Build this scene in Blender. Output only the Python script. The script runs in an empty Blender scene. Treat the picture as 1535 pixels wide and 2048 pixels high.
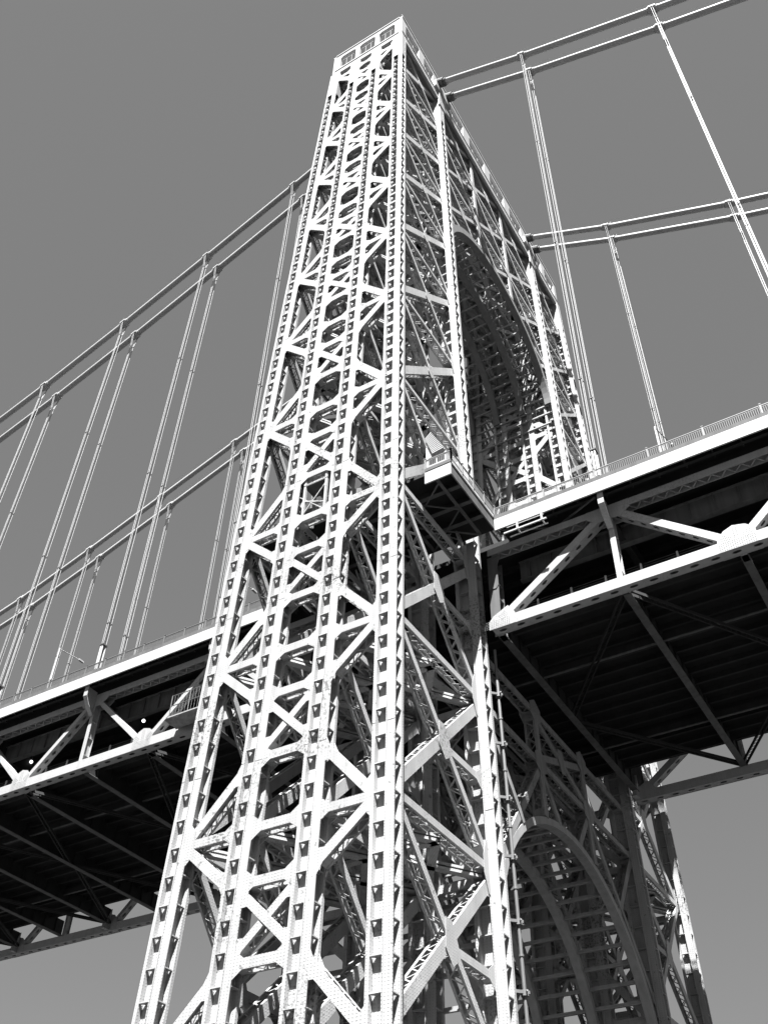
import bpy, math, random
from mathutils import Vector as V, Matrix
random.seed(7)
S = bpy.context.scene
COL = S.collection
# ------------------------------------------------------------------ helpers
class MB:
    def __init__(s): s.v = []; s.f = []; s.m = []
    def add(s, vs, fs, mi=0):
        o = len(s.v); s.v += [tuple(v) for v in vs]
        s.f += [tuple(o + i for i in f) for f in fs]; s.m += [mi] * len(fs)
    def hexa(s, c, mi=0):   # 8 corners: 4 bottom (ccw) + 4 top
        s.add(c, [(0, 3, 2, 1), (4, 5, 6, 7), (0, 1, 5, 4), (1, 2, 6, 5), (2, 3, 7, 6), (3, 0, 4, 7)], mi)
    def box(s, a, b, mi=0):
        x0, y0, z0 = a; x1, y1, z1 = b
        s.hexa([(x0, y0, z0), (x1, y0, z0), (x1, y1, z0), (x0, y1, z0), (x0, y0, z1), (x1, y0, z1), (x1, y1, z1), (x0, y1, z1)], mi)
    def beam(s, p0, p1, a, b, wa, wb, oa=0, ob=0, mi=0):
        """bar p0->p1, section wa along unit a, wb along unit b, offset centre"""
        p0 = V(p0); p1 = V(p1); o = a * oa + b * ob
        c = []
        for p in (p0, p1):
            for i, j in ((-1, -1), (1, -1), (1, 1), (-1, 1)):
                c.append(p + o + a * (i * wa / 2) + b * (j * wb / 2))
        s.hexa(c, mi)
    def bar(s, p0, p1, w, h=None, up=V((0, 0, 1)), mi=0):
        p0 = V(p0); p1 = V(p1); t = (p1 - p0).normalized()
        a = t.cross(up)
        if a.length < 1e-3: a = t.cross(V((0, 1, 0)))
        a.normalize(); b = a.cross(t)
        s.beam(p0, p1, a, b, w, h or w, mi=mi)
    def tube(s, p0, p1, r, n=8, r1=None, cap=True, mi=0):
        p0 = V(p0); p1 = V(p1); t = (p1 - p0).normalized(); r1 = r if r1 is None else r1
        a = t.cross(V((0, 0, 1)))
        if a.length < 1e-3: a = V((1, 0, 0))
        a.normalize(); b = t.cross(a)
        vs = []
        for p, rr in ((p0, r), (p1, r1)):
            for i in range(n):
                th = 2 * math.pi * i / n
                vs.append(p + a * (rr * math.cos(th)) + b * (rr * math.sin(th)))
        fs = [(i, (i + 1) % n, n + (i + 1) % n, n + i) for i in range(n)]
        if cap: fs += [tuple(range(n - 1, -1, -1)), tuple(range(n, 2 * n))]
        s.add(vs, fs, mi)
    def prism(s, pts, o, mi=0):     # planar polygon extruded by vector o
        n = len(pts); o = V(o); pts = [V(p) for p in pts]
        vs = pts + [p + o for p in pts]
        fs = [(i, (i + 1) % n, n + (i + 1) % n, n + i) for i in range(n)]
        fs += [tuple(range(n - 1, -1, -1)), tuple(range(n, 2 * n))]
        s.add(vs, fs, mi)
    def build(s, name, mats, parent=None, smooth=False):
        me = bpy.data.meshes.new(name); me.from_pydata(s.v, [], s.f)
        if not isinstance(mats, (list, tuple)): mats = [mats]
        for m in mats: me.materials.append(m)
        if len(mats) > 1: me.polygons.foreach_set('material_index', s.m)
        if smooth: me.polygons.foreach_set('use_smooth', [True] * len(me.polygons))
        me.update()
        o = bpy.data.objects.new(name, me); COL.objects.link(o)
        if parent is not None:
            o.parent = parent
            o.matrix_parent_inverse = Matrix.Translation(-V(parent.location))
        return o
def sub(m, name, mats, part):      # a sub-part: child of a part of a thing
    o = m.build(name, mats); o.parent = part; o.matrix_parent_inverse = (Matrix.Translation(V(part.parent.location)) @ part.matrix_parent_inverse).inverted() if False else Matrix.Identity(4); return o
def thing(name, label, cat, loc=(0, 0, 0), group=None):
    o = bpy.data.objects.new(name, None); COL.objects.link(o); o.location = loc
    o.empty_display_size = .3
    return tag(o, label, cat, group)
def tag(o, label=None, cat=None, group=None, kind=None):
    if label: o['label'] = label
    if cat: o['category'] = cat
    if group: o['group'] = group
    if kind: o['kind'] = kind
    return o
# ------------------------------------------------------------------ materials
def mat(name, base, rough=.6, var=.06, specks=0, rivets=0, streak=0, metal=0, scale=.6):
    m = bpy.data.materials.new(name); m.use_nodes = True
    nt = m.node_tree; N = nt.nodes; L = nt.links; b = N['Principled BSDF']
    b.inputs['Roughness'].default_value = rough; b.inputs['Metallic'].default_value = metal
    b.inputs['Specular IOR Level'].default_value = .35
    geo = N.new('ShaderNodeNewGeometry')
    def noise(sc, det=4, vec=None):
        n = N.new('ShaderNodeTexNoise'); n.inputs['Scale'].default_value = sc; n.inputs['Detail'].default_value = det
        L.new(vec or geo.outputs['Position'], n.inputs['Vector']); return n.outputs['Fac']
    def maprange(v, a, c, lo, hi):
        r = N.new('ShaderNodeMapRange'); r.inputs[1].default_value = a; r.inputs[2].default_value = c
        r.inputs[3].default_value = lo; r.inputs[4].default_value = hi; L.new(v, r.inputs[0]); return r.outputs[0]
    def mul(a, c, op='MULTIPLY'):
        q = N.new('ShaderNodeMath'); q.operation = op
        for i, t in enumerate((a, c)):
            if hasattr(t, 'links'): L.new(t, q.inputs[i])
            else: q.inputs[i].default_value = t
        return q.outputs[0]
    v = maprange(noise(scale, 6), .3, .7, base * (1 - var), base * (1 + var * .5))
    if streak:      # rain streaks and grime running down
        mp = N.new('ShaderNodeMapping'); mp.inputs['Scale'].default_value = (2.2, 2.2, .12)
        L.new(geo.outputs['Position'], mp.inputs['Vector'])
        v = mul(v, maprange(noise(1.0, 5, mp.outputs[0]), .42, .72, 1, 1 - streak))
    if specks:      # flaked paint showing dark primer, in patches
        a = maprange(noise(.16, 3), .56, .66, 0, 1)
        c = maprange(noise(5.5, 5), .53, .58, 0, 1)
        v = mul(v, maprange(mul(a, c), 0, 1, 1, 1 - specks))
        c2 = maprange(noise(2.6, 8), .66, .69, 1, 1 - specks * .8)
        v = mul(v, c2)
    if rivets:
        sep = N.new('ShaderNodeSeparateXYZ'); L.new(geo.outputs['Position'], sep.inputs[0])
        h = mul(sep.outputs[0], sep.outputs[1], 'ADD')
        def cell(t, per):
            f = mul(mul(t, 1 / per), 1, 'FRACT') if False else None
            q = N.new('ShaderNodeMath'); q.operation = 'FRACT'; L.new(mul(t, 1 / per), q.inputs[0])
            w = mul(q.outputs[0], .5, 'SUBTRACT'); return mul(w, w)
        d = mul(cell(h, .24), cell(sep.outputs[2], .19), 'ADD')
        v = mul(v, maprange(d, .022, .035, 1 - rivets, 1))
        bp = N.new('ShaderNodeBump'); bp.inputs['Strength'].default_value = .5; bp.inputs['Distance'].default_value = .03
        L.new(maprange(d, .015, .05, 1, 0), bp.inputs['Height']); L.new(bp.outputs[0], b.inputs['Normal'])
    cmb = N.new('ShaderNodeCombineColor')
    for i in range(3): L.new(v, cmb.inputs[i])
    L.new(cmb.outputs[0], b.inputs['Base Color'])
    return m
STEEL = mat('painted_riveted_steel', .275, .5, .10, specks=.6, rivets=.22, streak=.14)
SHADED = mat('shade_darkened_tower_steel', .20, .65, .2, specks=.4, streak=.35)  # darker, streaked copy of the tower steel; under-deck shade put into its colour
LACE = mat('painted_lacing_steel', .62, .5, .10, specks=.35, streak=.15)
FASC = mat('fresh_painted_fascia', .32, .45, .04, streak=.06)
TRUSS = mat('painted_truss_steel', .26, .5, .08, specks=.2, rivets=.15, streak=.10)
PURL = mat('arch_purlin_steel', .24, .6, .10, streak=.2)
ARCHM = mat('arch_soffit_steel', .12, .6, .10, streak=.25)  # tower paint darkened for the arch, shade included in the base colour
NEARBLK = mat('near_black_underside_steel', .015, .8, .35, streak=.3)  # near-black steel with darker vertical streaks
DECKM = mat('near_black_deck_underside', .009, .9, .4)  # near-black tone with uneven mottling
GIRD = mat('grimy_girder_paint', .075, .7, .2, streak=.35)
CONC = mat('weathered_concrete', .32, .85, .2, streak=.2)
KERB = mat('dark_weathered_kerb', .07, .85, .2, streak=.3)
RAILD = mat('dark_rail_metal', .10, .5, .1)
CABLE = mat('painted_cable_wrap', .29, .5, .06)
ROPE = mat('painted_wire_rope', .25, .45, .05)
RAILM = mat('dull_rail_metal', .16, .5, .1)
GROUND = mat('dark_shore_ground', .035, .95, .4, scale=.05)
GLASS = mat('dark_window_glass', .03, .15, .1)
PIPEM = mat('weathered_pipe_paint', .10, .5, .15, streak=.2)
TARP = mat('creased_grey_tarp', .2, .8, .3, scale=2.5)
RIVM = mat('weathered_rivet_heads', .22, .6, .2)
def emis():
    m = bpy.data.materials.new('lit_lamp_globe'); m.use_nodes = True; b = m.node_tree.nodes['Principled BSDF']
    b.inputs['Base Color'].default_value = (.9, .9, .9, 1); b.inputs['Emission Color'].default_value = (1, 1, 1, 1)
    b.inputs['Emission Strength'].default_value = .6
    return m
LAMP = emis()
# ------------------------------------------------------------------ tower geometry
ZT = 182.5; ZC = 175.4; ZG = 18.0
hx = lambda z: 6.29 + .0189 * (ZT - z)
yA = lambda z: 28.33 + .0208 * (ZT - z)
def colx(i, z):
    X = hx(z) - .83; return -X + 2 * X * i / 3
def rowy(r, z): return (-(yA(z) - .58), -16.5, 16.5, yA(z) - .58)[r]
NODES = [173.0, 162.1, 151.3, 140.3, 129.1, 117.1, 104.6, 90.8, 76.5, 63.0, 49.0, 35.4, 22.0]
TN = [176.5, 166.0, 155.1, 144.0, 132.5, 119.8, 106.7, 92.5, 78.0, 63.9, 49.7, 35.8, 22.2]
tower = thing('bridge_tower', 'tall white riveted steel lattice tower with two legs joined by arches', 'bridge tower', (0, 0, ZG))
# --- columns: notched built-up section with diaphragms in its channels
SEC = [(-.83, -.58), (-.58, -.58), (-.58, -.16), (.20, -.16), (.20, -.58), (.25, -.58), (.25, -.48), (.83, -.48), (.83, -.42), (.42, -.42),
       (.42, .33), (.83, .33), (.83, .58), (.5, .58), (.5, .42), (-.25, .42), (-.25, .58), (-.83, .58), (-.83, .35), (-.70, .35), (-.70, -.35), (-.83, -.35)]
DIA = [[(-.58, -.56), (.20, -.56), (.20, -.16), (-.37, -.16), (-.58, -.40)],
       [(.42, -.40), (.80, -.40), (.80, .33), (.64, .33), (.42, .11)]]
TRI = [(0, 1, 2, 17), (2, 3, 15, 16), (3, 4, 9, 10), (4, 5, 6, 9), (6, 7, 8, 9), (10, 11, 14, 15), (11, 12, 13, 14)]
def column(i, r):
    m = MB(); k = 1.0 if r in (0, 3) else 1.22
    z0, z1 = ZG + 1.5, ZC
    def P(x, y, z): return (colx(i, z) + x * k + (0 if r in (0, 3) else (.83 - .83 * k) * (1 if i == 3 else 0)), rowy(r, z) + y * (1 if k == 1 else 1.18), z)
    n = len(SEC)
    vs = [P(x, y, z0) for x, y in SEC] + [P(x, y, z1) for x, y in SEC]
    m.add(vs, [(j, (j + 1) % n, n + (j + 1) % n, n + j) for j in range(n)])
    z = z0 + .3; zs = []
    for a in range(len(NODES) - 1):
        top, bot = NODES[a], NODES[a + 1]; c = 7 if top - bot > 13 else 6 if top - bot > 11.5 else 6
        zs += [bot + (top - bot) * q / c for q in range(c)]
    zl = [z for z in zs if z0 < z < 167.5]
    for z in zl:
        for d in DIA:
            m.prism([P(x, y, z) for x, y in d], (0, 0, .07))
    # cover plates on the head of the column
    for (xa, xb, ya, yb) in ((-.6, .22, -.57, -.52), (.79, .82, -.44, .35)):
        za, zb = (167.6, ZC)
        m.hexa([P(xa, ya, za), P(xb, ya, za), P(xb, yb, za), P(xa, yb, za), P(xa, ya, zb), P(xb, ya, zb), P(xb, yb, zb), P(xa, yb, zb)])
    # splice plates
    for z in (NODES[5] + 5, NODES[8] + 5, NODES[9] + 5.2, NODES[10] + 5):
        for (xa, xb, yf) in ((-.82, -.59, -.60), (.27, .82, -.50)):
            m.hexa([P(xa, yf, z), P(xb, yf, z), P(xb, yf + .03, z), P(xa, yf + .03, z), P(xa, yf, z + 1.3), P(xb, yf, z + 1.3), P(xb, yf + .03, z + 1.3), P(xa, yf + .03, z + 1.3)])
    m.build('column', STEEL, tower)
for r in range(4):
    for i in range(4): column(i, r)
# --- members
CAM = V((37.3787, -77.7175, 19.4835))
MEM = []   # (score, kind, MB)
MATCUR = [0]
def member(kind, p0, p1, n, w=.6, D=.92, f0=.42, f1=.42, lace=True, vis=1.0, lw=.09, fine=1.0):
    p0 = V(p0); p1 = V(p1); t = p1 - p0; Ln = t.length
    if Ln < .8: return
    t.normalize(); n = V(n); n = (n - t * n.dot(t)).normalized(); s = n.cross(t)
    m = MB(); o = n * (D / 2)
    for sg in (1, -1):
        m.beam(p0, p1, s, n, w, .05, 0, sg * (D / 2 - .025))
        # turned-in flange angles
        for q in (1, -1):
            m.beam(p0, p1, s, n, .04, .14, q * (w / 2 - .02), sg * (D / 2 - .12))
        for pe, d, fl in ((p0, t, f0), (p1, -t, f1)):
            if fl:
                fl2 = min(fl, Ln * .3); a = pe + n * sg * (D / 2 + .012)
                sn = 1 if s.z >= 0 else -1; ss = s * sn; cf = abs(s.z)
                if cf > .35:     # gusset edge follows the column
                    cv = V((0, 0, 1)); cv = (cv - n * n.dot(cv)).normalized(); hb = w / 2 / cf
                    def sidep(q, dd): # point on member edge, measured from where the edge meets the column
                        e0 = a + cv * q * hb; return e0 + d * dd
                    m.prism([a - cv * (hb + fl2), a + cv * (hb + fl2), sidep(1, fl2 * 1.4), sidep(-1, fl2 * 1.4)], n * (-sg * .03))
    if lace:
        e = min(.75, Ln * .2)
        for q in (1, -1):
            c0 = p0 + s * q * (w / 2 - .05)
            for a, b2 in ((0, e), (Ln - e, Ln)):     # tie plates
                m.beam(c0 + t * a, c0 + t * b2, s, n, .03, D - .1)
            nb = max(2, int((Ln - 2 * e) / (D * .62 / fine))); st = (Ln - 2 * e) / nb
            for k in range(nb):
                u = 1 if k % 2 else -1
                A = c0 + t * (e + k * st) + n * u * (D / 2 - .12); B = c0 + t * (e + (k + 1) * st) - n * u * (D / 2 - .12)
                d = (B - A).normalized(); m.beam(A, B, s, d.cross(s), .025, lw)
    c = (p0 + p1) / 2; dist = (c - CAM).length
    MEM.append((Ln * w * vis / dist ** 2, kind, m)); m.mt = MATCUR[0]
def plate(c, pts, n, sx, th=.04, vis=1.0, D=.92):
    """gusset plates on both faces: pts in (sx, z) coords round c"""
    m = MB(); n = V(n).normalized(); sx = V(sx).normalized(); up = V((0, 0, 1)); up = (up - n * up.dot(n)).normalized(); c = V(c)
    for sg in (1, -1):
        b = c + n * sg * (D / 2 + .03)
        m.prism([b + sx * x + up * z for x, z in pts], n * (-sg * .03))
    MEM.append((4 * vis / (c - CAM).length ** 2, 'gusset_plate', m)); m.mt = MATCUR[0]
def skipdeck(r, z): return r in (1, 2) and 69 < z < 83
for r in range(4):
    ny = -1 if r < 2 else 1
    n = (0, ny, 0.0208 * (0 if r in (1, 2) else -1))
    vis = (1, .25, .12, .06)[r]
    for a, z in enumerate(NODES[:-1]):
        P = (NODES[a - 1] - z) if a else 2.4; Q = z - NODES[a + 1]
        W = .68 if z < 85 else .80 if z < 120 else .92
        for side in (0, 1):
            ic, inn = (0, 1) if side == 0 else (3, 2); sg = 1 if side == 0 else -1
            def pt(i, zz, off): return (colx(i, zz) + off, rowy(r, zz), zz)
            if not skipdeck(r, z):
                member('horizontal_strut', pt(ic, z, sg * .82), pt(inn, z, -sg * .82), n, W * .9, .92, .3, .42, vis=vis)
            if a and not skipdeck(r, z + .15 * P):
                member('diagonal_brace', pt(ic, z + .25, sg * .82), pt(inn, z + .31 * P, -sg * .82), n, W, .92, .3, .4, vis=vis)
            if not skipdeck(r, z - .12 * Q):
                member('diagonal_brace', pt(ic, z - .3, sg * .82), pt(inn, z - .25 * Q, -sg * .82), n, W, .92, .3, .4, vis=vis)
            x0 = .35 * sg; x1 = 1.32 * sg if z < 100 else 1.15 * sg
            pts = [(x0, -1.35), (.86 * sg, -1.35), (x1, -.85), (x1, .95), (.86 * sg, 1.45), (x0, 1.45)]
            # keep the plate beside the pocket of the column
            pts = [(max(x, .28) if side == 0 else min(x, -.62), zz) for x, zz in pts]
            if not skipdeck(r, z): plate((colx(ic, z), rowy(r, z), z), pts, n, (1, 0, 0), vis=vis)
        def pm(i, zz): return (colx(i, zz) + (.82 if i == 1 else -.82), rowy(r, zz), zz)
        lv = [z]
        if a: lv.append(z + .37 * P)
        lv.append(z - .27 * Q)
        for zz in lv:
            if skipdeck(r, zz): continue
            member('horizontal_strut', pm(1, zz), pm(2, zz), n, W * .95, .92, .5, .5, vis=vis * .9)
        zu = z - .27 * Q; zb = NODES[a + 1] + .37 * Q
        if not skipdeck(r, (zu + zb) / 2):
            g = .75
            member('diagonal_brace', pm(1, zu - g), pm(2, zb + g), n, W * .85, .92, .4, .4, vis=vis * .9)
            p0 = V(pm(1, zb + g)); p1 = V(pm(2, zu - g)); nn = V((0, ny * .03, 0))
            member('diagonal_brace', p0 - nn, p1 - nn, n, W * .8, .86, .4, .4, vis=vis * .9)
# transverse frames
for i in range(4):
    ofs = -.39; Dm = 1.0
    for sgn, (ro, ri) in ((-1, (0, 1)), (1, (3, 2))):
        n = (1, 0, .0189) if i >= 2 else (-1, 0, .0189)
        vis = (.15, .2, .35, 1.1)[i] * (1 if sgn < 0 else .45)
        def P(row, z):
            yo = rowy(row, z); inner = row in (1, 2)
            return (colx(i, z) + ofs, yo + (.72 * -sgn * (-1) if inner else -.57 * sgn), z)
        for a, z in enumerate(TN):
            if a: member('horizontal_strut', P(ro, z), P(ri, z), n, .42 if z > 85 else .55, Dm, .35, .35, vis=vis)
            if a < len(TN) - 1:
                zb = TN[a + 1]; g = .85
                wst = .52 if z > 85 else .54; wf = .86 if z > 85 else .82
                member('diagonal_brace', P(ro, z + .2), P(ri, zb + g), n, wst, Dm, .3, .3, vis=vis)
                nn = V(n) * .025
                member('diagonal_brace', V(P(ro, zb + .25)) - nn, V(P(ri, z - 1.25)) - nn, n, wf, Dm - .05, .3, .3, vis=vis)
                zc = zb + .25 + .54 * (z - zb - 1.5); c = V(P(ro, zc)).lerp(V(P(ri, zc)), .54)
                k = .8 if z > 85 else 1.25; s_ = -sgn
                plate(c, [(-.55 * k, .2), (-.5 * k, 1.0 * k), (.15 * k, 1.0 * k), (.75 * k, -.1), (.6 * k, -.9 * k), (.1 * k, -1.25 * k), (-.6 * k, -.5 * k)] if sgn < 0 else
                      [(.55 * k, .2), (.5 * k, 1.0 * k), (-.15 * k, 1.0 * k), (-.75 * k, -.1), (-.6 * k, -.9 * k), (-.1 * k, -1.25 * k), (.6 * k, -.5 * k)], n, (0, 1, 0), vis=vis, D=Dm)
                if z < 80:
                    member('horizontal_strut', c + V((0, .7 * s_, -.4)), P(ri, zc - .4), n, .55, Dm - .08, .2, .6, vis=vis * .8)
            # node plates
            for row, s2 in ((ri, sgn),):
                c = V(P(row, z)); k = 1 if z > 85 else 1.35
                plate(c - V((0, s2 * .12, 0)), [(0, -1.5 * k), (s2 * .2 * k, -1.4 * k), (s2 * .55 * k, -.5 * k), (s2 * .55 * k, .5 * k), (s2 * .2 * k, 1.4 * k), (0, 1.5 * k)], n, (0, 1, 0), vis=vis * .8, D=Dm)
# horizontal bracing frames at the node levels inside each leg and the portal
def plan(pts, z):  # solid wide bars, put in to shade the tower interior
    for p0, p1 in pts:
        member('plan_brace', (p0[0], p0[1], z), (p1[0], p1[1], z), (0, 0, -1), .6, .5, 0, 0, vis=.3, lace=False)
for a, z in enumerate(NODES):
    if z in (76.5,): continue
    for ro, ri in ((0, 1), (3, 2)):
        yo, yi = rowy(ro, z), rowy(ri, z); ym = (yo + yi) / 2; sg = 1 if yo < yi else -1
        X = [colx(i, z) for i in range(4)]
        ls = []
        for i in range(3):
            ls += [((X[i] + .5, yo + sg * .7), (X[i + 1] - .5, ym)), ((X[i + 1] - .5, yo + sg * .7), (X[i] + .5, ym)), ((X[i] + .5, yi - sg * .8), (X[i + 1] - .5, ym)), ((X[i + 1] - .5, yi - sg * .8), (X[i] + .5, ym))]
            ls.append(((X[i] + .4, ym), (X[i + 1] - .4, ym)))
        plan(ls, z + .2)
    if z > 145:
        X = [colx(i, z) for i in range(4)]
        for i in range(3):
            for yb, yc2 in ((-15.5, -5.4), (-5, 5), (5.4, 15.5)): plan([((X[i] + .5, yb), (X[i + 1] - .5, yc2)), ((X[i + 1] - .5, yb), (X[i] + .5, yc2))], z + .2)
# --- portal lattice between the legs, clipped by the arches
ARCH = [(132.7, 15.5), (43.4, 15.65)]    # centre z, inner radius
RIBS = (1.05, .62)
def blocked(y, z, sel):
    zc, R = ARCH[sel]; Ro = R + RIBS[sel] - .1
    if z < zc: return abs(y) < 15.8
    return y * y + (z - zc) ** 2 < Ro * Ro
def clipmem(kind, p0, p1, n, sel, **kw):
    N = 90; best = None; st = None
    p0 = V(p0); p1 = V(p1)
    for k in range(N + 2):
        ok = k <= N
        if ok:
            q = p0.lerp(p1, k / N); ok = not blocked(q.y, q.z, sel)
        if ok and st is None: st = k
        if not ok and st is not None:
            if best is None or k - 1 - st > best[1] - best[0]: best = (st, k - 1)
            st = None
    if best and best[1] - best[0] > 8:
        a, b = best
        member(kind, p0.lerp(p1, a / N), p0.lerp(p1, b / N), n, f0=.3 if a == 0 else 0, f1=.3 if b == N else 0, **kw)
YB = [-15.7, -5.2, 5.2, 15.7]
for i in range(4):
    n = (1, 0, .0189) if i >= 2 else (-1, 0, .0189)
    for sel, lv in ((0, [176.5, 166.0, 155.1, 144.0, 132.5]), (1, [69.0, 63.9, 49.7, 35.8])):
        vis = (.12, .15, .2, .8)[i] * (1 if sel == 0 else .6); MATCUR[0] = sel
        def Q(y, z): return (colx(i, z) - .39, y, z)
        for a, z in enumerate(lv):
            for b in range(3):
                clipmem('horizontal_strut', Q(YB[b], z), Q(YB[b + 1], z), n, sel, w=.58, D=1.0, vis=vis)
            if a == len(lv) - 1: break
            zb = lv[a + 1]
            if z - zb < 7:
                for b in range(3):
                    pass
            for b in range(3):
                g = .5
                if z - zb > 7 or b == 1:
                    clipmem('diagonal_brace', Q(YB[b], z - g), Q(YB[b + 1], zb + g), n, sel, w=.58, D=1.0, vis=vis)
                    nn = V(n) * .03
                    clipmem('diagonal_brace', V(Q(YB[b], zb + g)) - nn, V(Q(YB[b + 1], z - g)) - nn, n, sel, w=.62, D=.94, vis=vis)
                    ym = (YB[b] + YB[b + 1]) / 2; zm = (z + zb) / 2
                    if not blocked(ym, zm - 1.2, sel):
                        plate(Q(ym, zm), [(-.7, 1.1), (.3, 1.25), (.8, 0), (.6, -1.1), (-.3, -1.25), (-.8, 0)], n, (0, 1, 0), vis=vis, D=1.0)
            for y in (-5.2, 5.2):
                clipmem('portal_post', Q(y, z - .2), Q(y, zb + .2), n, sel, w=.72, D=1.08, vis=vis)
                if not blocked(y, z - 1.5, sel):
                    plate(Q(y, z), [(-1.1, .6), (0, 1.3), (1.1, .6), (1.1, -.6), (0, -1.3), (-1.1, -.6)], n, (0, 1, 0), vis=vis, D=1.06)
# arch ribs
def arch(i, sel):
    zc, R = ARCH[sel]; m = MB(); Ro = R + RIBS[sel]; n = 44
    wid = (.46, .40)[sel]
    def Pp(r_, th, x): 
        y = -r_ * math.cos(th); z = zc + r_ * math.sin(th); y = max(-15.75, min(15.75, y))
        return V((colx(i, z) - .34 + x, y, z))
    th0 = .0
    for k in range(n):
        e0 = (.11, 0)[sel]; a = e0 + (math.pi - 2 * e0) * k / n; b = e0 + (math.pi - 2 * e0) * (k + 1) / n
        m.hexa([Pp(R, a, -wid), Pp(R, a, wid), Pp(R, b, wid), Pp(R, b, -wid), Pp(Ro, a, -wid), Pp(Ro, a, wid), Pp(Ro, b, wid), Pp(Ro, b, -wid)])
    # vertical continuation of the rib down the leg
    zl = zc - 24
    for s in (-1, 1) if sel else ():
        m.beam((colx(i, zc) - .34, s * (R + .06), zc), (colx(i, zl) - .34, s * (R + .06), zl), V((1, 0, 0)), V((0, 1, 0)), 2 * wid - .02, .3)
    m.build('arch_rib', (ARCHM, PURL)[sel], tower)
for sel in (0, 1):
    for i in range(4): arch(i, sel)
    zc, R = ARCH[sel]
    nb = 30
    for k in range(-1 if sel == 0 else -9, nb + (2 if sel == 0 else 10)):
        th = math.pi * k / nb
        if 0 <= k <= nb: y = -(R + .35) * math.cos(th); z = zc + (R + .35) * math.sin(th)
        elif k < 0: y = -(R + .35); z = zc + k * 2.2
        else: y = R + .35; z = zc + (nb - k) * 2.2
        m = MB(); X0, X1 = colx(0, z) + .5, colx(3, z) - .4
        m.beam((X0, y, z), (X1, y, z), V((0, 1, 0)), V((0, 0, 1)), .26, .10)
        m.beam((X0, y, z + .17), (X1, y, z + .17), V((0, 1, 0)), V((0, 0, 1)), .05, .25)
        m.build('arch_purlin', PURL, tower)
# link the collected members: the largest-looking hundred of a kind are parts, the rest one part
kinds = {}
for sc, k, m in MEM: kinds.setdefault(k, []).append((sc, m))
for k, lst in kinds.items():
    lst.sort(key=lambda t: -t[0])
    for sc, m in lst[:100]: m.build(k, (STEEL, SHADED)[m.mt], tower)
    if len(lst) > 100:
        R_ = MB()
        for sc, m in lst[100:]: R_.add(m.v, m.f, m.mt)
        o = R_.build(k, [STEEL, SHADED], tower); o['kind'] = 'stuff'
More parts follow.
